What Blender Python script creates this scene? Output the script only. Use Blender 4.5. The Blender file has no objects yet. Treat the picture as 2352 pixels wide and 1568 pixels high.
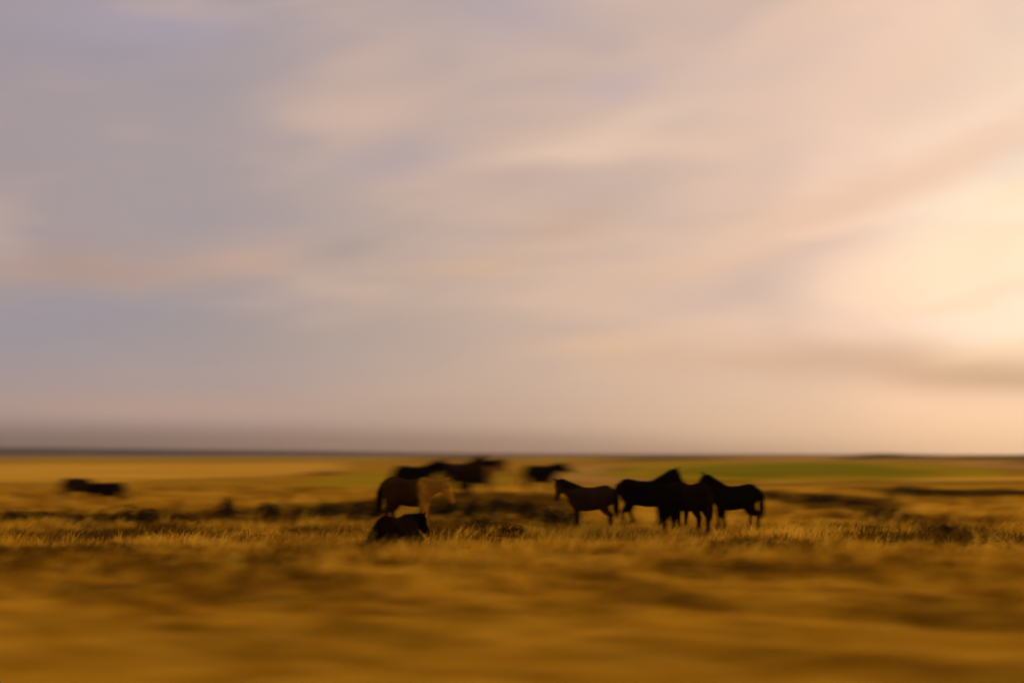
import bpy, bmesh, math, random
import numpy as np
from mathutils import Vector, Matrix

SC = bpy.context.scene
COL = SC.collection
R = math.radians
PI = math.pi

# ------------------------------------------------------------------ camera
CAM_H = 2.5
HALF = 0.45                     # tan of half the horizontal field of view (18 mm half sensor / 40 mm lens)
PXW, PXH = 2352.0, 1568.0       # pixel frame in which positions were read off the photograph
HORIZON = 1045.0
FPX = (PXW / 2) / HALF
PITCH = math.atan((HORIZON - PXH / 2) / FPX)
FOCUS = 34.0

cam_d = bpy.data.cameras.new('camera')
cam = bpy.data.objects.new('camera', cam_d)
COL.objects.link(cam)
cam_d.sensor_width = 36.0
cam_d.lens = 40.0
cam.location = (0, 0, CAM_H)
cam.rotation_euler = (PI / 2 + PITCH, 0, 0)
cam_d.clip_start = 0.1
cam_d.clip_end = 20000
cam_d.dof.use_dof = True
cam_d.dof.focus_distance = FOCUS
cam_d.dof.aperture_fstop = 0.04 / 0.215
cam_d.dof.aperture_ratio = 1 / 6.5
SC.camera = cam


def ray(px, py):
    a = (px - PXW / 2) / FPX
    b = -(py - PXH / 2) / FPX
    c, s = math.cos(PITCH), math.sin(PITCH)
    return Vector((a, c - b * s, s + b * c))


def at(px, py=None, Y=None):
    """ground point under a direction (py) or at a distance (Y) in a column of the view"""
    if py is not None:
        d = ray(px, py)
        k = CAM_H / -d.z
        return Vector((d.x * k, d.y * k, 0))
    py = HORIZON + CAM_H / Y * FPX
    d = ray(px, py)
    return Vector((d.x / d.y * Y, Y, 0))


def direction(px, py):
    d = ray(px, py).normalized()
    return math.atan2(d.x, d.y), math.asin(d.z)


# ------------------------------------------------------------------ sky and sun
SUN_EL, SUN_AZ = R(11.3), R(29.0)        # azimuth clockwise from +Y (the view direction)
sun_dir = Vector((math.sin(SUN_AZ) * math.cos(SUN_EL), math.cos(SUN_AZ) * math.cos(SUN_EL), math.sin(SUN_EL)))

W = bpy.data.worlds.new('World')
SC.world = W
W.use_nodes = True
nt = W.node_tree
nt.nodes.clear()
N, L = nt.nodes.new, nt.links.new


def val(x):
    return x


def setin(sock, x):
    if isinstance(x, bpy.types.NodeSocket):
        L(x, sock)
    else:
        sock.default_value = x


def m(op, a, b=None, c=None, clamp=False):
    n = N('ShaderNodeMath')
    n.operation = op
    n.use_clamp = clamp
    setin(n.inputs[0], a)
    if b is not None:
        setin(n.inputs[1], b)
    if c is not None:
        setin(n.inputs[2], c)
    return n.outputs[0]


def vm(op, a, b):
    n = N('ShaderNodeVectorMath')
    n.operation = op
    setin(n.inputs[0], a)
    setin(n.inputs[1], b)
    return n.outputs['Value'] if op in ('DOT_PRODUCT', 'LENGTH') else n.outputs[0]


def mixc(f, a, b):
    n = N('ShaderNodeMix')
    n.data_type = 'RGBA'
    setin(n.inputs[0], f)
    setin(n.inputs[6], a)
    setin(n.inputs[7], b)
    return n.outputs[2]


def ramp(fac, stops, interp='LINEAR'):
    n = N('ShaderNodeValToRGB')
    cr = n.color_ramp
    cr.interpolation = interp
    while len(cr.elements) < len(stops):
        cr.elements.new(0.5)
    for e, (p, c) in zip(cr.elements, stops):
        e.position = p
        e.color = (*c, 1)
    L(fac, n.inputs[0])
    return n.outputs[0]


def srgb(r, g, b):
    def f(c):
        c /= 255.0
        return c / 12.92 if c <= 0.04045 else ((c + 0.055) / 1.055) ** 2.4
    return (f(r), f(g), f(b))


tc = N('ShaderNodeTexCoord')
dirv = tc.outputs['Generated']
sep = N('ShaderNodeSeparateXYZ')
L(dirv, sep.inputs[0])
dx, dy, dz = sep.outputs
el = m('ARCSINE', dz)
az = m('ARCTAN2', dx, dy)
ang = m('ARCCOSINE', m('MINIMUM', vm('DOT_PRODUCT', dirv, tuple(sun_dir)), 0.99999))
angf = m('DIVIDE', ang, PI)


def A(deg):
    return deg / 180.0


# colour of the cloud sheet by distance from the veiled sun
base = ramp(angf, [
    (A(0), srgb(259, 240, 218)), (A(8), srgb(256, 228, 203)), (A(12.5), srgb(251, 211, 187)),
    (A(17), srgb(229, 194, 172)), (A(25), srgb(215, 184, 163)), (A(34), srgb(195, 171, 157)),
    (A(45), srgb(174, 158, 156)), (A(60), srgb(166, 151, 152)), (A(110), srgb(140, 132, 142)), (A(180), srgb(118, 114, 128))], 'EASE')
# higher up the sheet is thinner and bluer; low down it is warmer
hi = m('MULTIPLY', m('SMOOTHSTEP', el, R(5), R(27)) if False else m('DIVIDE', m('SUBTRACT', el, R(6)), R(22), clamp=True), 0.55)
thin = ramp(angf, [(A(0), srgb(250, 222, 196)), (A(15), srgb(232, 200, 180)), (A(28), srgb(200, 180, 182)),
                   (A(40), srgb(172, 162, 174)), (A(60), srgb(160, 154, 170)), (A(180), srgb(110, 112, 132))], 'EASE')
sky_c = mixc(hi, base, thin)
# haze near the horizon
low = m('POWER', m('SUBTRACT', 1.0, m('DIVIDE', m('ABSOLUTE', el), R(6.5), clamp=True), clamp=True), 1.4)
lowc = ramp(angf, [(A(0), srgb(255, 208, 158)), (A(11), srgb(246, 198, 148)), (A(20), srgb(222, 182, 144)), (A(30), srgb(200, 166, 140)),
                   (A(42), srgb(184, 152, 136)), (A(56), srgb(176, 146, 136)), (A(180), srgb(120, 104, 104))], 'EASE')
sky_c = mixc(m('MULTIPLY', low, 0.85), sky_c, lowc)
# streaky clouds that rise to the right
nv = N('ShaderNodeCombineXYZ')
L(m('MULTIPLY', dx, 1.0), nv.inputs[0])
L(dy, nv.inputs[1])
L(m('SUBTRACT', m('MULTIPLY', dz, 2.9), m('MULTIPLY', dx, .33)), nv.inputs[2])
nz = N('ShaderNodeTexNoise')
L(nv.outputs[0], nz.inputs['Vector'])
nz.inputs['Scale'].default_value = 6.0
nz.inputs['Detail'].default_value = 3.5
nz.inputs['Roughness'].default_value = 0.5
nz.inputs['Distortion'].default_value = 0.35
streak = m('SUBTRACT', nz.outputs['Fac'], 0.5)
streak = m('MULTIPLY', streak, m('DIVIDE', m('SUBTRACT', el, R(1.5)), R(6), clamp=True))
light = m('MULTIPLY', streak, 2.2, clamp=True)
dark = m('MULTIPLY', streak, -2.4, clamp=True)
pale = mixc(0.6, sky_c, (*srgb(250, 205, 172), 1))
gap = mixc(0.65, sky_c, (*srgb(150, 148, 160), 1))
sky_c = mixc(light, sky_c, pale)
sky_c = mixc(dark, sky_c, gap)


def cloud(px, py, wx, wy, tilt, strength, col):
    """one cloud of the sheet: centre, half sizes and tilt, as a direction from the field"""
    global sky_c
    ca, ce = direction(px, py)
    k = 1.0 / FPX
    t = R(tilt)
    da = m('SUBTRACT', az, ca)
    de = m('SUBTRACT', el, ce)
    # edges are wavy
    de = m('ADD', de, m('MULTIPLY', streak, 0.05))
    p = m('ADD', m('MULTIPLY', da, math.cos(t)), m('MULTIPLY', de, math.sin(t)))
    q = m('SUBTRACT', m('MULTIPLY', de, math.cos(t)), m('MULTIPLY', da, math.sin(t)))
    p = m('DIVIDE', p, wx * k)
    q = m('DIVIDE', q, wy * k)
    r2 = m('ADD', m('MULTIPLY', p, p), m('MULTIPLY', q, q))
    f = m('MULTIPLY', m('EXPONENT', m('MULTIPLY', r2, -1.0)), min(.95, strength * 1.2))
    sky_c = mixc(f, sky_c, (*srgb(*col), 1))


for c in [
    (830, 250, 170, 45, 6, .65, (214, 184, 168)), (900, 355, 190, 45, 12, .6, (178, 164, 168)),
    (1340, 345, 210, 32, 4, .75, (234, 202, 178)), (1480, 285, 150, 34, 12, .6, (234, 203, 180)),
    (1420, 205, 70, 30, 12, .6, (192, 176, 180)), (1180, 420, 130, 40, 4, .5, (196, 172, 160)),
    (1280, 525, 130, 26, 6, .6, (202, 170, 150)), (560, 600, 150, 36, 8, .6, (204, 170, 150)),
    (200, 620, 260, 44, 0, .6, (182, 152, 138)), (800, 575, 90, 28, 14, .5, (170, 156, 150)),
    (150, 760, 420, 80, 4, .65, (156, 150, 160)), (650, 770, 380, 60, 4, .4, (168, 154, 148)),
    (1100, 610, 200, 24, 6, .5, (216, 180, 150)), (1400, 790, 160, 18, 8, .6, (230, 192, 158)),
    (1850, 828, 460, 42, -3, .55, (214, 174, 146)), (2380, 866, 400, 42, -4, .8, (194, 156, 130)), (2310, 662, 150, 12, 12, .4, (246, 210, 172)), (2350, 795, 160, 16, 6, .5, (240, 200, 160)), (2190, 700, 150, 14, 8, .4, (248, 208, 174)), (2150, 560, 160, 16, 12, .35, (246, 206, 176)), (2340, 545, 110, 12, 16, .4, (248, 212, 172)),
    (2150, 400, 280, 34, 14, .6, (238, 196, 168)), (2330, 470, 240, 46, 22, .5, (255, 234, 202)),
    (2250, 600, 260, 60, 12, .5, (255, 228, 188)), (2340, 455, 90, 12, 16, .5, (252, 218, 176)),
    (2100, 190, 420, 120, 10, .6, (230, 198, 178)), (2250, 330, 260, 40, 16, .5, (238, 198, 174)), (1750, 160, 260, 60, 10, .4, (218, 190, 178)),
    (330, 60, 260, 70, 8, .5, (170, 162, 178)), (1180, 40, 160, 50, 0, .4, (176, 164, 178)),
    (1650, 610, 260, 26, 8, .4, (226, 186, 156)), (1900, 480, 260, 34, 10, .45, (228, 190, 164)),
    (150, 1052, 1000, 66, -.6, 1.0, (66, 46, 48)), (950, 1042, 650, 44, 0, .7, (128, 98, 86)), (1500, 1044, 500, 22, 0, .5, (170, 130, 104)), (500, 940, 700, 30, 0, .45, (190, 158, 142)),
]:
    cloud(*c)

skytex = N('ShaderNodeTexSky')
skytex.sky_type = 'NISHITA'
skytex.sun_disc = False
skytex.sun_elevation = SUN_EL
skytex.sun_rotation = SUN_AZ
skytex.dust_density = 3.0
bg1 = N('ShaderNodeBackground')
L(skytex.outputs[0], bg1.inputs[0])
bg1.inputs[1].default_value = 0.05
bg2 = N('ShaderNodeBackground')
L(sky_c, bg2.inputs[0])
bg2.inputs[1].default_value = 0.97
# the cloud sheet lies in front of the clear sky and lets a little of it through
mixs = N('ShaderNodeMixShader')
mixs.inputs[0].default_value = 0.96
L(bg1.outputs[0], mixs.inputs[1])
L(bg2.outputs[0], mixs.inputs[2])
wo = N('ShaderNodeOutputWorld')
L(mixs.outputs[0], wo.inputs[0])

sd = bpy.data.lights.new('sun', 'SUN')
sd.energy = 3.6
sd.angle = R(5)
sd.color = (1.0, 0.72, 0.42)
sun = bpy.data.objects.new('sun', sd)
COL.objects.link(sun)
sun.rotation_euler = (-sun_dir).to_track_quat('-Z', 'Y').to_euler()
sun.location = (30, 40, 30)

vs = SC.view_settings
vs.view_transform = 'Standard'
vs.look = 'None'
vs.exposure = 0.0
vs.gamma = 1.0
vs.use_curve_mapping = False
SC.cycles.use_denoising = True
SC.cycles.max_bounces = 6
SC.cycles.diffuse_bounces = 3
SC.cycles.transmission_bounces = 3
SC.cycles.volume_bounces = 0

# ------------------------------------------------------------------ helpers
rng = np.random.default_rng(7)
_tab = np.random.default_rng(3).random((256, 256))


def vnoise(x, y):
    xi = np.floor(x).astype(int)
    yi = np.floor(y).astype(int)
    fx, fy = x - xi, y - yi
    fx = fx * fx * (3 - 2 * fx)
    fy = fy * fy * (3 - 2 * fy)
    a = _tab[xi % 256, yi % 256]
    b = _tab[(xi + 1) % 256, yi % 256]
    c = _tab[xi % 256, (yi + 1) % 256]
    d = _tab[(xi + 1) % 256, (yi + 1) % 256]
    return (a * (1 - fx) + b * fx) * (1 - fy) + (c * (1 - fx) + d * fx) * fy


def fbm(x, y, o=4):
    s, a, t = 0, 1.0, 0
    for k in range(o):
        s = s + a * vnoise(x * 2 ** k + 17.3 * k, y * 2 ** k + 9.1 * k)
        t += a
        a *= 0.5
    return s / t


def sstep(a, b, x):
    t = np.clip((x - a) / (b - a), 0, 1)
    return t * t * (3 - 2 * t)


def height(x, y):
    x = np.asarray(x, float)
    y = np.asarray(y, float)
    d = np.sqrt(x * x + y * y)
    h = (fbm(x * 0.28, y * 0.28, 3) - 0.5) * 0.22 * sstep(4, 14, d) * (1 - sstep(60, 120, d))
    h = h + (fbm(x * 0.03 + 5, y * 0.03, 3) - 0.5) * 0.5 * sstep(50, 110, d) * (1 - 0.5 * sstep(300, 700, d))
    # the bank on which the middle horses stand
    h = h + .38 * np.exp(-((x + 1.2) / 7.0) ** 2) * sstep(43, 53, y) * (1 - sstep(64, 82, y))
    # broad low rise far on the right, slight fall far on the left
    h = h + sstep(0.05, 0.45, x / np.maximum(y, 1)) * sstep(140, 420, d) * 2.3
    h = h + (fbm(x * 0.006 + 2, y * 0.004, 3) - 0.5) * 1.6 * sstep(250, 600, d)
    return h


def hz(x, y):
    return float(height(x, y))


def mesh_obj(name, verts, faces, mat, parent=None, smooth=False):
    me = bpy.data.meshes.new(name)
    me.from_pydata([tuple(v) for v in verts], [], faces)
    if smooth:
        me.polygons.foreach_set('use_smooth', [True] * len(me.polygons))
    if mat:
        me.materials.append(mat)
    o = bpy.data.objects.new(name, me)
    COL.objects.link(o)
    if parent:
        o.parent = parent
    return o


def tag(o, label=None, cat=None, group=None, kind=None):
    for k, v in (('label', label), ('category', cat), ('group', group), ('kind', kind)):
        if v:
            o[k] = v
    return o


def new_mat(name):
    mt = bpy.data.materials.new(name)
    mt.use_nodes = True
    t = mt.node_tree
    t.nodes.clear()
    return mt, t


def tex_mat(name, c1, c2, scale=3.0, rough=0.9, stretch=(1, 1, 1), c3=None, bump=0.0, spec=0.1, sheen=0.0):
    mt, t = new_mat(name)
    out = t.nodes.new('ShaderNodeOutputMaterial')
    p = t.nodes.new('ShaderNodeBsdfPrincipled')
    t.links.new(p.outputs[0], out.inputs[0])
    p.inputs['Roughness'].default_value = rough
    p.inputs['Specular IOR Level'].default_value = spec
    co = t.nodes.new('ShaderNodeTexCoord')
    mp = t.nodes.new('ShaderNodeMapping')
    mp.inputs['Scale'].default_value = stretch
    t.links.new(co.outputs['Object'], mp.inputs[0])
    n = t.nodes.new('ShaderNodeTexNoise')
    n.inputs['Scale'].default_value = scale
    n.inputs['Detail'].default_value = 6
    n.inputs['Roughness'].default_value = 0.6
    t.links.new(mp.outputs[0], n.inputs['Vector'])
    r = t.nodes.new('ShaderNodeValToRGB')
    stops = [(0.32, c1), (0.68, c2)] if c3 is None else [(0.3, c1), (0.5, c2), (0.7, c3)]
    while len(r.color_ramp.elements) < len(stops):
        r.color_ramp.elements.new(0.5)
    for e, (q, c) in zip(r.color_ramp.elements, stops):
        e.position = q
        e.color = (*c, 1)
    t.links.new(n.outputs['Fac'], r.inputs[0])
    t.links.new(r.outputs[0], p.inputs['Base Color'])
    if bump:
        b = t.nodes.new('ShaderNodeBump')
        b.inputs['Strength'].default_value = bump
        t.links.new(n.outputs['Fac'], b.inputs['Height'])
        t.links.new(b.outputs[0], p.inputs['Normal'])
    return mt


def blade_mat(name, stops, translucency=0.45):
    """thin dry blades: diffuse and translucent, own colour per blade"""
    mt, t = new_mat(name)
    out = t.nodes.new('ShaderNodeOutputMaterial')
    at_ = t.nodes.new('ShaderNodeAttribute')
    at_.attribute_name = 'tint'
    r = t.nodes.new('ShaderNodeValToRGB')
    while len(r.color_ramp.elements) < len(stops):
        r.color_ramp.elements.new(0.5)
    for e, (q, c) in zip(r.color_ramp.elements, stops):
        e.position = q
        e.color = (*c, 1)
    t.links.new(at_.outputs['Fac'], r.inputs[0])
    d = t.nodes.new('ShaderNodeBsdfDiffuse')
    tr = t.nodes.new('ShaderNodeBsdfTranslucent')
    mx = t.nodes.new('ShaderNodeMixShader')
    mx.inputs[0].default_value = translucency
    t.links.new(r.outputs[0], d.inputs[0])
    t.links.new(r.outputs[0], tr.inputs[0])
    t.links.new(d.outputs[0], mx.inputs[1])
    t.links.new(tr.outputs[0], mx.inputs[2])
    t.links.new(mx.outputs[0], out.inputs[0])
    return mt


# ------------------------------------------------------------------ ground, fields, hills
M_ground = tex_mat('dry_meadow_soil', (.22, .10, .004), (.42, .20, .010), 0.22, 1.0, (0.35, 1, 1), (.50, .26, .016), spec=0.0)
ys = np.concatenate([np.linspace(-40, 6, 12), 6 * (4200 / 6) ** (np.linspace(0, 1, 260)[1:])])
us = np.sign(np.linspace(-1, 1, 221)) * np.abs(np.linspace(-1, 1, 221)) ** 1.15
gx = np.outer(np.maximum(ys, 0) * 0.95 + 45, us)
gy = np.repeat(ys[:, None], len(us), 1)
gz = height(gx, gy) - 0.01
nvx = len(us)
V = np.stack([gx.ravel(), gy.ravel(), gz.ravel()], 1)
F = [(i * nvx + j, i * nvx + j + 1, (i + 1) * nvx + j + 1, (i + 1) * nvx + j) for i in range(len(ys) - 1) for j in range(nvx - 1)]
tag(mesh_obj('ground', V, F, M_ground, smooth=True), kind='structure')


def field(name, pts, mat, lift=0.05):
    """a field: an outline on the land (read from the view), draped over the terrain with an uneven edge"""
    P = [at(px, py=py) for px, py in pts]
    Q = []
    for i, a in enumerate(P):
        b = P[(i + 1) % len(P)]
        for k in range(10):
            q = a.lerp(b, k / 10)
            n = float(vnoise(np.array(q.x * .11 + 3), np.array(q.y * .07 + i))) - .5
            Q.append(Vector((q.x + n * q.y * .03, q.y * (1 + n * .05), 0)))
    bm = bmesh.new()
    f = bm.faces.new([bm.verts.new(q) for q in Q])
    bmesh.ops.triangulate(bm, faces=[f])
    for _ in range(3):
        bmesh.ops.subdivide_edges(bm, edges=bm.edges, cuts=1)
        bmesh.ops.triangulate(bm, faces=bm.faces)
    for v in bm.verts:
        v.co.z = hz(v.co.x, v.co.y) + lift
    bm.normal_update()
    for f in bm.faces:
        if f.normal.z < 0:
            f.normal_flip()
    me = bpy.data.meshes.new(name)
    bm.to_mesh(me)
    bm.free()
    me.materials.append(mat)
    o = bpy.data.objects.new(name, me)
    COL.objects.link(o)
    tag(o, kind='structure')
    return o


M_straw = tex_mat('straw_field', (.50, .23, .014), (.80, .43, .045), 0.07, 1.0, (0.22, 1, 1), spec=0)
M_tan = tex_mat('tan_field', (.44, .22, .03), (.52, .28, .06), 0.05, 1.0, (0.3, 1, 1), spec=0)
M_green = tex_mat('green_field', (.17, .15, .003), (.28, .21, .004), 0.04, 1.0, (0.3, 1, 1), spec=0)
M_olive = tex_mat('olive_field', (.30, .20, .006), (.46, .27, .009), 0.04, 1.0, (0.3, 1, 1), spec=0)
M_dark = tex_mat('dark_heath_rise', (.045, .03, .01), (.12, .07, .015), 0.06, 1.0, (0.4, 1, 1), spec=0)
M_hill = tex_mat('distant_hill', (.05, .03, .026), (.085, .05, .04), 0.004, 1.0, spec=0)

field('straw_field', [(-350, 1104), (250, 1110), (640, 1096), (820, 1072), (780, 1062), (300, 1063), (-350, 1066)], M_straw)
field('olive_field', [(-350, 1058), (500, 1056), (1100, 1056), (1500, 1061), (1480, 1053.5), (600, 1051), (-350, 1053)], M_olive, .08)
field('grass_field', [(640, 1116), (930, 1122), (1160, 1108), (1200, 1084), (900, 1082), (760, 1098)], M_olive, .07)
field('tan_field', [(1260, 1100), (1420, 1112), (1560, 1100), (1600, 1082), (1500, 1068), (1330, 1070)], M_tan)
field('olive_field', [(1330, 1090), (1600, 1106), (2000, 1106), (2350, 1094), (2250, 1074), (1850, 1062), (1480, 1064)], M_olive, .09)
field('green_field', [(1490, 1084), (1620, 1094), (1780, 1098), (1900, 1095), (2080, 1096), (2200, 1089), (2060, 1082), (1980, 1074), (1800, 1069), (1600, 1073)], M_green, .14)
field('tan_field', [(1600, 1062), (2000, 1064), (2240, 1078), (2700, 1092), (2700, 1080), (2300, 1068), (1900, 1058)], M_tan, .12)
field('straw_field', [(1720, 1112), (2100, 1106), (2700, 1106), (2700, 1097), (2200, 1097), (1760, 1102)], M_straw, .08)


def ridge(name, x0, x1, y0, depth, prof, mat):
    n = 120
    V, F = [], []
    rows = [(-1.0, 0), (-.6, .35), (-.3, .75), (0, 1.0), (.4, .7), (1, 0)]
    for i in range(n + 1):
        u = i / n
        x = x0 + (x1 - x0) * u
        for (q, hh) in rows:
            h = prof(u) * (hh + .12 * hh * (float(fbm(np.array(u * 14), np.array(q * 3 + 4), 3)) - .5))
            V.append((x, y0 + depth * (q + .4 * (float(vnoise(np.array(u * 9.), np.array(2.))) - .5)), -3 + h))
    k = len(rows)
    for i in range(n):
        for j in range(k - 1):
            F.append((i * k + j, (i + 1) * k + j, (i + 1) * k + j + 1, i * k + j + 1))
    tag(mesh_obj(name, V, F, mat, smooth=True), kind='structure')


def prof1(u):
    return (6 + 30 * math.exp(-((u - .22) / .3) ** 2)) * (.82 + .36 * float(fbm(np.array(u * 6.), np.array(1.), 3))) + 3


def prof2(u):
    return (4 + 12 * math.exp(-((u - .3) / .22) ** 2)) * (.8 + .4 * float(fbm(np.array(u * 8.), np.array(7.), 3))) + 3


ridge('hills', -2300, 1700, 3300, 350, lambda u: .72 * prof1(u), M_hill)
ridge('hills', -1900, 900, 2500, 250, prof2, M_hill)


def rise(px0, px1, Y, h, dep):
    """a low dark heath-covered rise in the far fields"""
    a, b = at(px0, Y=Y), at(px1, Y=Y)
    ridge('mound', a.x, b.x, Y, dep, lambda u: 3 + hz(a.x + (b.x - a.x) * u, Y) + h * math.sin(PI * u) ** 1.2 * (.8 + .4 * float(fbm(np.array(u * 5.), np.array(Y), 2))), M_dark)


rise(1890, 2180, 330, 1.5, 14)
rise(2030, 2900, 290, 1.0, 16)
rise(2240, 2800, 230, .75, 12)
rise(700, 790, 150, .35, 4)
rise(1370, 1490, 190, .4, 6)
rise(1330, 1720, 520, 1.3, 20)
rise(900, 1200, 560, 1.2, 20)

# ------------------------------------------------------------------ grass and undergrowth (uncountable)
# darker patches of heath / russet sedge (px centre, py centre, half width px, half height px)
PATCH = [(90, 1190, 70, 14), (190, 1192, 60, 12), (310, 1190, 80, 16), (420, 1192, 60, 12), (560, 1188, 90, 16), (720, 1182, 80, 14), (830, 1180, 60, 18),
         (1040, 1172, 60, 20), (1150, 1176, 70, 22), (1260, 1186, 75, 30), (1110, 1204, 90, 18), (1000, 1215, 80, 16),
         (1810, 1142, 70, 14), (1930, 1152, 100, 14), (2100, 1132, 130, 12), (2270, 1134, 110, 9), (1910, 1168, 130, 14),
         (2040, 1188, 60, 16), (2160, 1216, 70, 12), (1950, 1216, 90, 9), (2060, 1238, 170, 11), (2270, 1240, 140, 14), (1760, 1250, 120, 9),
         (610, 1292, 90, 9), (1700, 1262, 160, 8), (330, 1230, 200, 9), (120, 1270, 90, 12)]
RUSSET = [(450, 1226, 520, 12), (700, 1240, 260, 10), (1180, 1238, 200, 10), (200, 1262, 260, 10), (700, 1385, 240, 20), (950, 1412, 170, 14), (1480, 1395, 230, 18), (1700, 1425, 170, 10), (1220, 1432, 190, 14), (1370, 1330, 90, 10),
          (320, 1345, 200, 12), (60, 1410, 150, 16), (420, 1480, 220, 9), (1900, 1500, 260, 9), (900, 1300, 110, 8), (2150, 1380, 200, 10), (800, 1530, 260, 9), (2250, 1540, 200, 10), (1600, 1320, 140, 9)]


def patch_field(x, y, patches):
    px = x / np.maximum(y, 1) * FPX + PXW / 2
    py = HORIZON + CAM_H / np.maximum(y, 1) * FPX
    f = np.zeros_like(x)
    wob = (fbm(x * .9, y * .5, 3) - .5) * 1.3
    for cx, cy, wx, wy in patches:
        ctr = at(cx, py=cy)
        hw = wx / FPX * ctr.y
        y0, y1 = CAM_H * FPX / (cy + wy - HORIZON), CAM_H * FPX / (cy - wy - HORIZON)
        hh = (y1 - y0) / 2
        r2 = ((x - ctr.x) / hw) ** 2 + ((y - (y0 + y1) / 2) / hh) ** 2
        f = np.maximum(f, np.clip(1.5 - r2 + wob, 0, 1))
    return f


def blades(name, x, y, hgt, wid, lean, tint, mat, heading=None):
    n = len(x)
    z = height(x, y) - 0.03
    th = rng.uniform(0, 2 * PI, n)
    dirx, diry = np.cos(th), np.sin(th)
    lt = heading if heading is not None else rng.uniform(0, 2 * PI, n)
    lx, ly = np.cos(lt) * lean, np.sin(lt) * lean
    co = np.zeros((n, 5, 3))
    for k, (t, w) in enumerate(((0, 1), (0, 1), (.55, .75), (.55, .75), (1, 0))):
        s = (-1, 1, -1, 1, 0)[k]
        bend = t ** 1.8
        co[:, k, 0] = x + dirx * wid * .5 * s * w + lx * hgt * bend
        co[:, k, 1] = y + diry * wid * .5 * s * w + ly * hgt * bend
        co[:, k, 2] = z + hgt * t * (1 - .25 * lean * lean * t)
    me = bpy.data.meshes.new(name)
    me.vertices.add(n * 5)
    me.vertices.foreach_set('co', co.ravel())
    b = np.arange(n)[:, None] * 5
    loops = (b + np.array([0, 1, 3, 2, 2, 3, 4])).ravel()
    me.loops.add(n * 7)
    me.loops.foreach_set('vertex_index', loops)
    me.polygons.add(n * 2)
    st = (np.arange(n)[:, None] * 7 + np.array([0, 4])).ravel()
    me.polygons.foreach_set('loop_start', st)
    me.update(calc_edges=True)
    a = me.attributes.new('tint', 'FLOAT', 'POINT')
    a.data.foreach_set('value', np.repeat(np.clip(tint, 0, 1), 5))
    me.materials.append(mat)
    o = bpy.data.objects.new(name, me)
    COL.objects.link(o)
    tag(o, kind='stuff')
    return o


def scatter(n, y0, y1, power=1.0, margin=4.0):
    y = y0 * (y1 / y0) ** (rng.random(n) ** power)
    x = rng.uniform(-1, 1, n) * (y * HALF * 1.05 + margin)
    return x, y


M_grass = blade_mat('dry_grass', [(0.0, (.10, .045, .003)), (.3, (.27, .12, .005)), (.6, (.53, .26, .007)), (1.0, (.70, .41, .035))])
M_heath = blade_mat('heath', [(0.0, (.040, .020, .002)), (.5, (.14, .068, .004)), (1.0, (.36, .17, .009))], .25)

nt_ = 26000
tx, ty = scatter(nt_, 7.5, 85)
per = 15
sp = rng.normal(0, 1, (nt_, per, 2)) * (0.10 + 0.0022 * ty)[:, None, None]
x = (tx[:, None] + sp[..., 0]).ravel()
y = (ty[:, None] + sp[..., 1]).ravel()
Yb = np.repeat(ty, per)
dk = patch_field(x, y, PATCH)
rs = patch_field(x, y, RUSSET)
big = .6 * fbm((x - .9 * y) * .13 + 4, (y + .75 * x) * .36, 4) + .4 * fbm((x - .9 * y) * .3 + 9, (y + .75 * x) * 1.3, 4) + .55 * (fbm((x - .9 * y) * .8 + 21, (y + .75 * x) * 3.2, 2) - .5)
tuft_t = np.repeat(rng.normal(0, .26, nt_), per)
tuft_h = np.repeat(np.exp(rng.normal(0, .36, nt_)), per)
tint = .60 + (big - .5) * 3.4 + tuft_t + rng.normal(0, .05, len(x)) - .52 * rs - .15 * dk
hg = (.17 + .20 * fbm(x * .5, y * .5, 3)) * tuft_h * rng.uniform(.6, 1.1, len(x)) * (1 - .35 * rs) * (1 - .3 * dk) * (.40 + .75 * sstep(14, 27, y))
wd = .009 * np.maximum(1, Yb / 16) * rng.uniform(.7, 1.3, len(x))
keep = rng.random(len(x)) > dk * .55
x, y, hg, wd, tint = x[keep], y[keep], hg[keep], wd[keep], tint[keep]
blades('dry_grass', x, y, hg, wd, rng.uniform(.25, .9, len(x)), tint, M_grass,
       heading=np.where(rng.random(len(x)) < .65, rng.normal(0.2, .7, len(x)), rng.uniform(0, 2 * PI, len(x))))

hx, hy = scatter(900000, 18, 95, .75)
f = patch_field(hx, hy, PATCH)
k = rng.random(len(hx)) < f * .36
hx, hy = hx[k], hy[k]
blades('heath_undergrowth', hx, hy, rng.uniform(.12, .36, len(hx)) * (.6 + .8 * fbm(hx * 1.3, hy * 1.3, 2)), .016 * np.maximum(1, hy / 22), rng.uniform(.2, 1.0, len(hx)),
       rng.beta(1.6, 2.6, len(hx)), M_heath)

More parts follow.
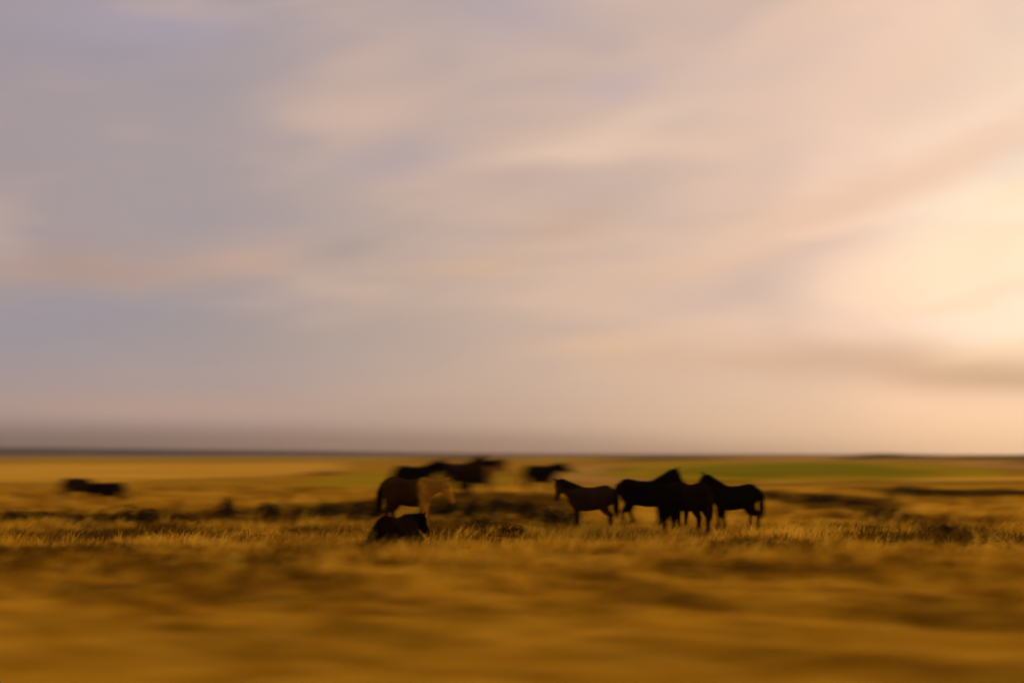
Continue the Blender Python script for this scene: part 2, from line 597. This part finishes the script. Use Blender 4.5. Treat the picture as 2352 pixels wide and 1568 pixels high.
# ------------------------------------------------------------------ shrubs
M_leaf = blade_mat('shrub_leaf', [(0.0, (.018, .010, .002)), (.6, (.05, .027, .004)), (1.0, (.14, .07, .009))], .35)
M_twig = tex_mat('twig', (.03, .018, .008), (.07, .04, .02), 9)
shrub_meshes = []
for s in range(5):
    rr = np.random.default_rng(50 + s)
    n = 900
    lumps = [(rr.normal(0, .32), rr.normal(0, .26), rr.uniform(.18, .42), rr.uniform(.2, .34)) for _ in range(7)]
    V, F, T = [], [], []
    for i in range(n):
        cx, cy, cz, cr = lumps[rr.integers(7)]
        d = rr.normal(size=3)
        d /= np.linalg.norm(d)
        c = np.array([cx, cy, cz]) + d * cr * rr.random() ** .35
        c[2] = max(c[2], .03)
        a = rr.normal(size=3)
        a /= np.linalg.norm(a)
        b = np.cross(a, d)
        b /= np.linalg.norm(b) + 1e-6
        ln, wdt = rr.uniform(.035, .075), rr.uniform(.012, .024)
        k0 = len(V)
        V += [c - a * ln, c + b * wdt, c + a * ln, c - b * wdt]
        F.append((k0, k0 + 1, k0 + 2, k0 + 3))
        T += [rr.beta(1.5, 2.5)] * 4
    me = bpy.data.meshes.new('foliage')
    me.from_pydata([tuple(v) for v in V], [], F)
    aa = me.attributes.new('tint', 'FLOAT', 'POINT')
    aa.data.foreach_set('value', np.array(T))
    me.materials.append(M_leaf)
    V, F = [], []
    for i in range(22):
        cx, cy, cz, cr = lumps[rr.integers(7)]
        tip = Vector((cx + rr.normal(0, .12), cy + rr.normal(0, .12), cz + cr * rr.uniform(.3, 1.0)))
        b0 = Vector((rr.normal(0, .05), rr.normal(0, .05), -.05))
        k0 = len(V)
        for q, r in ((0, .014), (.5, .009), (1, .003)):
            c = b0.lerp(tip, q) + Vector((0, 0, .06 * math.sin(q * PI)))
            for j in range(3):
                V.append(c + Vector((math.cos(j * 2.094) * r, math.sin(j * 2.094) * r, 0)))
        for lv in range(2):
            for j in range(3):
                F.append((k0 + lv * 3 + j, k0 + lv * 3 + (j + 1) % 3, k0 + lv * 3 + 3 + (j + 1) % 3, k0 + lv * 3 + 3 + j))
    me2 = bpy.data.meshes.new('stem')
    me2.from_pydata([tuple(v) for v in V], [], F)
    me2.materials.append(M_twig)
    shrub_meshes.append((me, me2))


def shrub(px, py, w_px, h_px, label, group):
    p = at(px, py=py)
    k = p.y / FPX
    fm, sm = shrub_meshes[rng.integers(5)]
    root = bpy.data.objects.new('shrub', None)
    COL.objects.link(root)
    root.empty_display_size = .2
    root.location = (p.x, p.y, hz(p.x, p.y) - .02)
    root.rotation_euler.z = rng.uniform(0, 2 * PI)
    s = w_px * k / 1.25
    root.scale = (s, s, 1.18 * h_px * k / .66)
    tag(root, label, 'shrub', group)
    for nm, me in (('foliage', fm), ('stem', sm)):
        o = bpy.data.objects.new(nm, me)
        COL.objects.link(o)
        o.parent = root
    return root


for px, py, w, h, g, lbl in [
    (26, 1202, 70, 32, 0, 'dark heath shrub cut by the left edge, at the start of the left row'),
    (92, 1204, 80, 34, 0, 'low shrub in the left row, between the left edge and the distant horse pair'),
    (172, 1206, 76, 26, 0, 'flat low shrub straight below the left one of the distant horse pair'),
    (244, 1206, 70, 30, 0, 'low shrub straight below the right one of the distant horse pair'),
    (322, 1207, 110, 40, 0, 'widest dark shrub of the left row, right of the distant horse pair'),
    (412, 1208, 84, 28, 0, 'flat shrub left of the tall pointed shrub'),
    (521, 1196, 54, 48, 0, 'tall pointed dark shrub standing alone in the gap of the left row'),
    (612, 1201, 90, 42, 0, 'dense dark shrub next to the right of the tall pointed shrub'),
    (686, 1202, 76, 32, 0, 'lower shrub second to the right of the tall pointed shrub'),
    (760, 1199, 86, 38, 0, 'dark shrub halfway from the tall pointed shrub to the brown horse with painted sunlit neck'),
    (838, 1202, 90, 46, 0, 'tall broad shrub nearest the lying foal, right end of the left row'),
    (1012, 1192, 76, 38, 1, 'dark shrub under the lowered head of the brown horse with painted sunlit neck'),
    (1072, 1190, 76, 36, 1, 'round shrub between the brown horse with painted sunlit neck and the dark horse with painted sunlit chest'),
    (1146, 1188, 92, 36, 1, 'dark shrub right in front of the legs of the dark horse with painted sunlit chest'),
    (1212, 1196, 90, 42, 1, 'dark shrub on the bank below the gap between the dark horse with painted sunlit chest and the lone distant horse'),
    (1272, 1210, 92, 44, 1, 'largest shrub on the bank, left of the forelegs of the leftmost dark brown horse'),
    (1106, 1218, 90, 28, 1, 'low shrub nearest to the viewer on the bank between the horse with painted sunlit neck and the brown horse'),
    (1180, 1228, 70, 24, 1, 'small low shrub in front of the bank, right of the nearest bank shrub'),
    (1786, 1156, 80, 26, 2, 'dark shrub just right of the rump of the rightmost black horse'),
    (1880, 1162, 90, 28, 2, 'second shrub to the right of the rightmost black horse'),
    (1962, 1166, 80, 22, 2, 'flat shrub third to the right of the rightmost black horse'),
    (2082, 1143, 120, 28, 2, 'broadest and darkest shrub in the far dark band on the right'),
    (2165, 1145, 90, 26, 2, 'dark shrub right beside the broadest shrub of the far right band'),
    (2244, 1145, 84, 20, 2, 'thin low shrub in the far right band, second from the right edge'),
    (2335, 1140, 90, 18, 2, 'low shrub of the far band cut by the right edge'),
    (2040, 1202, 90, 32, 2, 'shrub alone in the middle of the brown rough grass on the right'),
    (2168, 1229, 70, 24, 2, 'small shrub just above the near dark band on the right'),
    (2062, 1250, 100, 24, 2, 'low shrub at the left end of the near dark band on the right'),
    (2244, 1255, 100, 32, 2, 'dark bulky shrub in the middle of the near dark band on the right'),
    (2326, 1257, 90, 26, 2, 'shrub of the near dark band cut by the right edge'),
    (1792, 1263, 90, 20, 2, 'flat dark shrub in the grass in front of the rightmost black horse'),
]:
    shrub(px, py, w, h, lbl, ('heath shrubs left of the horses', 'heath shrubs between the horses', 'heath shrubs right of the horses')[g])


# ------------------------------------------------------------------ horses
def loft(V, F, secs, n=14):
    """closed tube through elliptical sections (centre, side vector * radius, up vector * radius)"""
    k0 = len(V)
    for c, u, v in secs:
        for j in range(n):
            a = 2 * PI * j / n
            V.append(c + u * math.cos(a) + v * math.sin(a))
    for i in range(len(secs) - 1):
        for j in range(n):
            F.append((k0 + i * n + j, k0 + i * n + (j + 1) % n, k0 + (i + 1) * n + (j + 1) % n, k0 + (i + 1) * n + j))
    F.append(tuple(k0 + j for j in range(n))[::-1])
    F.append(tuple(k0 + (len(secs) - 1) * n + j for j in range(n)))


def tube(V, F, pts, rad, n=10, flat=1.0):
    secs = []
    for i, p in enumerate(pts):
        a, b = pts[max(0, i - 1)], pts[min(len(pts) - 1, i + 1)]
        t = (b - a).normalized()
        s = t.cross(Vector((1, 0, 0)))
        s = Vector((0, 1, 0)) if s.length < .3 else s.normalized()
        if abs(t.y) < .9:
            s = (Vector((0, 1, 0)) - t * t.y).normalized()
        u = t.cross(s)
        secs.append((p, s * rad[i] * flat, u * rad[i]))
    loft(V, F, secs, n)


def lock(V, F, pts, r):
    k0 = len(V)
    for i, p in enumerate(pts):
        w = r * (1 - .85 * i / (len(pts) - 1))
        for j in range(3):
            a = 2.094 * j
            V.append(p + Vector((math.cos(a) * w, math.sin(a) * w, math.sin(a + 1) * w * .6)))
    for i in range(len(pts) - 1):
        for j in range(3):
            F.append((k0 + i * 3 + j, k0 + i * 3 + (j + 1) % 3, k0 + (i + 1) * 3 + (j + 1) % 3, k0 + (i + 1) * 3 + j))


def horse(name, px, Y, heading, coat, hair, label, neck=35, head=50, scale=1.0, front=(.02, -.04), rear=(.0, .05), neck_yaw=0.0,
          group='herd of ponies standing in the grass', lying=False, seed=0, dz=0.0, cat='horse', tail=None):
    rr = random.Random(seed)
    root = bpy.data.objects.new(name, None)
    COL.objects.link(root)
    p = at(px, Y=Y)
    root.location = (p.x, p.y, hz(p.x, p.y) + dz)
    root.rotation_euler.z = R(heading)
    root.scale = (scale,) * 3
    root.empty_display_size = .3
    tag(root, label, cat, group)
    drop = -0.66 if lying else 0.0
    V, F = [], []
    # trunk: x, centre height, half width, half height
    G_ = 1.22
    tr = [(-.77, 1.10, .07, .10), (-.73, 1.09, .15, .19), (-.64, 1.08, .225, .265), (-.50, 1.06, .275, .315), (-.32, 1.03, .29, .315), (-.10, .985, .305, .315),
          (.12, .97, .30, .325), (.30, .99, .275, .335), (.44, 1.02, .245, .345), (.56, 1.03, .205, .29), (.66, 1.03, .15, .20), (.71, 1.03, .08, .11)]
    loft(V, F, [(Vector((a, 0, b + drop)), Vector((0, c * G_, 0)), Vector((0, 0, d * 1.17))) for a, b, c, d in tr], 18)
    # neck
    na = R(neck)
    S = Vector((.40, 0, 1.10 + drop))
    ny = R(neck_yaw)

    def nrot(v):
        w = Vector(v) - S
        return S + Vector((w.x * math.cos(ny) - w.y * math.sin(ny), w.x * math.sin(ny) + w.y * math.cos(ny), w.z))
    D = Vector((math.cos(na), 0, math.sin(na)))
    U = Vector((-math.sin(na), 0, math.cos(na)))
    NL = .72
    nprof = [(-.12, .19, .30), (.08, .185, .30), (.3, .16, .27), (.55, .135, .225), (.8, .115, .185), (1.0, .10, .15), (1.06, .07, .09)]
    loft(V, F, [(nrot(S + D * NL * t), nrot(S + Vector((0, a, 0))) - S, nrot(S + U * b) - S) for t, a, b in nprof], 14)
    # head
    ha = R(head)
    P = S + D * NL * .97 + U * .01
    Hd = Vector((math.cos(ha), 0, -math.sin(ha)))
    Hu = Vector((math.sin(ha), 0, math.cos(ha)))
    hp = [(-.10, .05, .07, -.01), (-.05, .085, .115, -.02), (.08, .10, .145, -.045), (.20, .098, .145, -.05), (.32, .082, .115, -.04), (.43, .065, .088, -.03), (.52, .06, .078, -.03), (.57, .055, .066, -.03), (.60, .035, .04, -.03)]
    loft(V, F, [(nrot(P + Hd * t + Hu * o), nrot(S + Vector((0, a, 0))) - S, nrot(S + Hu * b) - S) for t, a, b, o in hp], 14)
    # ears
    for s in (-1, 1):
        e0 = P - Hd * .03 + Hu * .09 + Vector((0, s * .055, 0))
        tip = e0 + (Hu * .9 - Hd * .35).normalized() * .15 + Vector((0, s * .02, 0))
        tube(V, F, [nrot(e0 - Hu * .03), nrot(e0.lerp(tip, .4)), nrot(e0.lerp(tip, .75)), nrot(tip)], [.034, .036, .024, .008], 8)
    # legs
    hooves = []
    if not lying:
        for i, s in enumerate((-1, 1)):
            o = front[i]
            pts = [(.40, .13 * s, 1.02), (.41, .155 * s, .80), (.44 + o * .6, .15 * s, .58), (.45 + o, .145 * s, .42), (.45 + o * 1.4, .14 * s, .26), (.45 + o * 1.8, .14 * s, .14), (.48 + o * 1.8, .14 * s, .06), (.49 + o * 1.8, .14 * s, .03)]
            tube(V, F, [Vector(q) for q in pts], [.17, .14, .10, .078, .058, .068, .06, .06])
            hooves.append(Vector((.50 + o * 1.8, .14 * s, 0)))
            o = rear[i]
            pts = [(-.46, .14 * s, 1.08), (-.47, .165 * s, .90), (-.43 + o * .3, .165 * s, .74), (-.52 + o * .6, .15 * s, .58), (-.62 + o * .9, .14 * s, .46), (-.61 + o * 1.1, .135 * s, .30), (-.60 + o * 1.3, .135 * s, .14), (-.56 + o * 1.4, .135 * s, .06), (-.55 + o * 1.4, .135 * s, .03)]
            tube(V, F, [Vector(q) for q in pts], [.25, .23, .175, .115, .085, .062, .07, .06, .06])
            hooves.append(Vector((-.54 + o * 1.4, .135 * s, 0)))
    else:
        for s in (-1, 1):
            pts = [(.40, .15 * s, .36), (.58, .24 * s, .22), (.74, .27 * s, .12), (.56, .28 * s, .06), (.36, .27 * s, .05)]
            tube(V, F, [Vector(q) for q in pts], [.14, .10, .07, .05, .045])
            hooves.append(Vector((.30, .27 * s, 0.02)))
            pts = [(-.46, .16 * s, .42), (-.25, .30 * s, .28), (-.05, .33 * s, .14), (-.35, .37 * s, .07), (-.12, .39 * s, .06), (.05, .38 * s, .05)]
            tube(V, F, [Vector(q) for q in pts], [.24, .18, .10, .07, .05, .045])
            hooves.append(Vector((.11, .38 * s, 0.02)))
    # dock of the tail
    tube(V, F, [Vector((-.70, 0, 1.26 + drop)), Vector((-.79, 0, 1.22 + drop)), Vector((-.84, 0, 1.08 + drop))], [.06, .05, .035], 8)
    me0 = bpy.data.meshes.new('tmp')
    me0.from_pydata([tuple(v) for v in V], [], F)
    bm = bmesh.new()
    bm.from_mesh(me0)
    bmesh.ops.recalc_face_normals(bm, faces=bm.faces)
    bm.to_mesh(me0)
    bm.free()
    tmp = bpy.data.objects.new('tmp', me0)
    COL.objects.link(tmp)
    md = tmp.modifiers.new('r', 'REMESH')
    md.mode = 'VOXEL'
    md.voxel_size = .024
    ms = tmp.modifiers.new('s', 'SMOOTH')
    ms.iterations = 4
    ms.factor = .5
    dg = bpy.context.evaluated_depsgraph_get()
    me = bpy.data.meshes.new_from_object(tmp.evaluated_get(dg))
    bpy.data.objects.remove(tmp)
    bpy.data.meshes.remove(me0)
    me.name = 'body'
    me.materials.clear()
    me.materials.append(coat)
    me.polygons.foreach_set('use_smooth', [True] * len(me.polygons))
    body = bpy.data.objects.new('body', me)
    COL.objects.link(body)
    body.parent = root
    # mane
    V, F = [], []
    for i in range(190):
        t = rr.uniform(.12, 1.03)
        rv = np.interp(t, [q[0] for q in nprof], [q[2] for q in nprof])
        ru = np.interp(t, [q[0] for q in nprof], [q[1] for q in nprof])
        s = 1 if rr.random() < .6 else -1
        c = S + D * NL * t + U * (rv - .01)
        ln = rr.uniform(.26, .50) * (1 - .25 * t)
        pts = []
        for k in range(5):
            q = k / 4
            down = Vector((0, 0, -1)) * ln * q ** 1.3
            side = Vector((0, s * (ru * .95 * min(1, q * 2.0) + .02), 0))
            pts.append(nrot(c + U * (.045 * math.sin(min(1, q * 2.5) * PI * .6)) + side + down + Vector((rr.uniform(-.03, .03) * q, 0, 0))))
        lock(V, F, pts, rr.uniform(.02, .038))
    mesh_obj('mane', V, F, hair, root)
    V, F = [], []
    for i in range(16):
        y0 = rr.uniform(-.05, .05)
        c = P + Hu * .10 - Hd * .03 + Vector((0, y0, 0))
        ln = rr.uniform(.16, .28)
        pts = [nrot(c + Hd * ln * k / 3 + Hu * (.03 * math.sin(k / 3 * PI) - .03 * k / 3) + Vector((0, y0 * k / 4, 0))) for k in range(4)]
        lock(V, F, pts, rr.uniform(.012, .02))
    mesh_obj('forelock', V, F, hair, root)
    # tail
    V, F = [], []
    for i in range(70):
        a, r = rr.uniform(0, 2 * PI), rr.uniform(0, 1) ** .5
        ln = rr.uniform(.62, .92) if not lying else rr.uniform(.4, .6)
        pts = []
        for k in range(6):
            q = k / 5
            w = (.03 + .085 * math.sin(min(1, q * 1.3) * PI * .62)) * r
            if lying:
                c = Vector((-.80 - .25 * q ** .6, .12 * q, max(.05, 1.20 + drop - ln * q * 1.0)))
            else:
                c = Vector((-.80 - .07 * math.sin(min(1, q * 2) * PI / 2) + .02 * q, 0, 1.22 - ln * q))
            pts.append(c + Vector((math.cos(a) * w * .8, math.sin(a) * w, 0)))
        lock(V, F, pts, rr.uniform(.016, .028))
    mesh_obj('tail', V, F, tail or hair, root)
    # hooves
    for h in hooves:
        V, F = [], []
        loft(V, F, [(h + Vector((.015, 0, -.01)), Vector((0, .062, 0)), Vector((.075, 0, 0))), (h + Vector((.0, 0, .05)), Vector((0, .052, 0)), Vector((.058, 0, 0))), (h + Vector((-.015, 0, .085)), Vector((0, .044, 0)), Vector((.046, 0, 0)))], 12)
        mesh_obj('hoof', V, F, M_hoof, root, True)
    # eyes
    for s in (-1, 1):
        c = nrot(P + Hd * .13 + Hu * .035 + Vector((0, s * .09, 0)))
        V, F = [], []
        loft(V, F, [(c + Vector((0, 0, .022 * math.sin(a))), Vector((.022 * math.cos(a) + .001, 0, 0)), Vector((0, .022 * math.cos(a) + .001, 0))) for a in (-1.5, -.8, 0, .8, 1.5)], 8)
        mesh_obj('eye', V, F, M_eye, root, True)
    return root


M_hoof = tex_mat('hoof', (.03, .022, .016), (.06, .045, .03), 20, .6)
M_eye = tex_mat('eye', (.004, .003, .003), (.01, .008, .006), 5, .15, spec=.5)


def coat(name, a, b):
    return tex_mat(name, a, b, 2.2, 1.0, (1, 1, 1), bump=.05, spec=.0)


C_black = coat('black_coat', (.0035, .002, .001), (.007, .004, .002))
C_blackbrown = coat('black_brown_coat', (.008, .003, .0012), (.016, .006, .002))
C_brown = coat('dark_brown_coat', (.022, .009, .005), (.042, .018, .008))


def sunlit_front(name, a, b, edge):
    """coat with sunlight painted on head, neck, chest and forelegs, paler than the barrel"""
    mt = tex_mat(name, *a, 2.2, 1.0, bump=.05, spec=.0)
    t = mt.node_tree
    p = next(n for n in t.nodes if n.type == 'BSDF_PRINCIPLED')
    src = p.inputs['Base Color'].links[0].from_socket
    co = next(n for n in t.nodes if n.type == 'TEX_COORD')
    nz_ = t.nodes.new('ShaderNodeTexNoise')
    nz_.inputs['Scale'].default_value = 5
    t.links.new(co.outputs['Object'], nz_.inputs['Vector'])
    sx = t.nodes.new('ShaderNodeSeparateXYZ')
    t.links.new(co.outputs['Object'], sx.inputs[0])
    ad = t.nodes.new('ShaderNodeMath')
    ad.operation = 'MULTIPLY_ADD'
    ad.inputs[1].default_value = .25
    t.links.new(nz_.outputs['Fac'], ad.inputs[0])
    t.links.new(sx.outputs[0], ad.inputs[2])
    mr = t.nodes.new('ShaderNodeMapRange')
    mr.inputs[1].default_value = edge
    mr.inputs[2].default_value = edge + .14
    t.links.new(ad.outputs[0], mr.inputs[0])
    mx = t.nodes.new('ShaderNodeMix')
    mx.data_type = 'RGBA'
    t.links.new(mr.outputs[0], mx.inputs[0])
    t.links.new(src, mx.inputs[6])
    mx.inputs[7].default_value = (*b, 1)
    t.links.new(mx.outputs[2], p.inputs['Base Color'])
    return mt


C_brown_sunlit = sunlit_front('brown_coat_sunlit_front', ((.026, .010, .002), (.066, .025, .004)), (.56, .24, .012), .47)  # sun on the tan neck and chest is painted into the coat colour
C_dark_sunlit = sunlit_front('dark_coat_sunlit_chest', ((.014, .006, .002), (.035, .013, .004)), (.46, .19, .02), .56)  # tan stands for sunlight on chest and forelegs, painted into the coat
H_black = coat('black_hair', (.003, .002, .001), (.006, .004, .002))
H_brown = coat('brown_hair', (.010, .005, .002), (.022, .010, .004))
H_flax = coat('flaxen_hair', (.42, .19, .012), (.56, .28, .025))

# left of the middle: brown horse with painted sunlit front and the dark ones behind it
horse('pony', 938, 38.6, -16, C_brown_sunlit, H_flax, 'brown horse with painted sunlit tan neck and flaxen mane, low head turned right, behind the lying foal', neck=10, head=58, scale=1.22, seed=1, front=(.05, -.03), rear=(.02, .1), neck_yaw=-10, tail=H_brown)
horse('foal', 912, 31.6, 62, C_blackbrown, H_black, 'blackish foal lying in the grass before the brown horse with painted sunlit neck', neck=12, head=46, lying=True, seed=2, scale=1.12, cat='foal')
horse('pony', 952, 54.0, 6, C_black, H_black, 'black horse facing right behind the back of the brown horse with painted sunlit neck', neck=34, head=40, seed=3, scale=1.24, front=(.02, -.05))
horse('pony', 1058, 58.5, 8, C_brown, H_black, 'blackish brown horse with raised neck just behind the dark horse with painted sunlit chest', neck=46, head=35, seed=4, scale=1.22)
horse('pony', 1098, 55.0, -24, C_dark_sunlit, H_black, 'dark horse with painted sunlit chest and forelegs on the bank between the shrubs', neck=26, head=62, seed=5, scale=1.24, front=(.03, -.05))
horse('pony', 1244, 62.0, 8, C_black, H_black, 'distant black horse facing right alone in the bright field above the brown horse', neck=22, head=30, seed=6, scale=1.18)
# right group
horse('pony', 1356, 38.7, 166, C_brown, H_brown, 'dark brown horse facing left with hanging head, leftmost of the dark group', neck=34, head=76, scale=1.06, seed=7, front=(.02, -.07), rear=(.0, -.08))
horse('pony', 1480, 40.4, -4, C_black, H_black, 'black horse facing right, neck raised highest, in the middle of the dark group', neck=44, head=54, scale=1.2, seed=8, front=(-.02, .05), rear=(-.02, .22))
horse('pony', 1537, 38.0, 82, C_black, H_black, 'black horse seen end-on from behind, in front of the neck of the highest black horse', neck=-12, head=70, scale=1.12, seed=13)
horse('pony', 1588, 37.8, 116, C_blackbrown, H_brown, 'dark brown horse seen from its rump, right beside the black rightmost horse', neck=0, head=66, scale=1.17, seed=9)
horse('pony', 1688, 39.3, 184, C_black, H_black, 'black horse facing left with raised head at the right end of the dark group', neck=44, head=46, scale=1.1, seed=10, front=(.02, -.06), rear=(.06, -.08))
# far left pair
horse('pony', 176, 62.0, 12, C_brown, H_black, 'dark brown horse grazing far left, left one of the distant pair', neck=-30, head=60, scale=.95, seed=11, dz=-.05)
horse('pony', 250, 58.0, 200, C_blackbrown, H_black, 'darkest small horse of the distant left pair, facing left', neck=-15, head=62, scale=.88, seed=12, dz=-.05)

# ------------------------------------------------------------------ air
bm = bmesh.new()
bmesh.ops.create_cube(bm, size=1.0)
for v in bm.verts:
    v.co = Vector((v.co.x * 8300, 2150 + v.co.y * 4500, 22 + v.co.z * 56))
me = bpy.data.meshes.new('haze')
bm.to_mesh(me)
bm.free()
mt, t = new_mat('haze_air')
out = t.nodes.new('ShaderNodeOutputMaterial')
pv = t.nodes.new('ShaderNodeVolumePrincipled')
pv.inputs['Density'].default_value = 0.00006
pv.inputs['Color'].default_value = (.86, .80, .78, 1)
pv.inputs['Anisotropy'].default_value = 0.2
t.links.new(pv.outputs[0], out.inputs['Volume'])
me.materials.append(mt)
o = bpy.data.objects.new('haze', me)
COL.objects.link(o)
tag(o, kind='stuff')
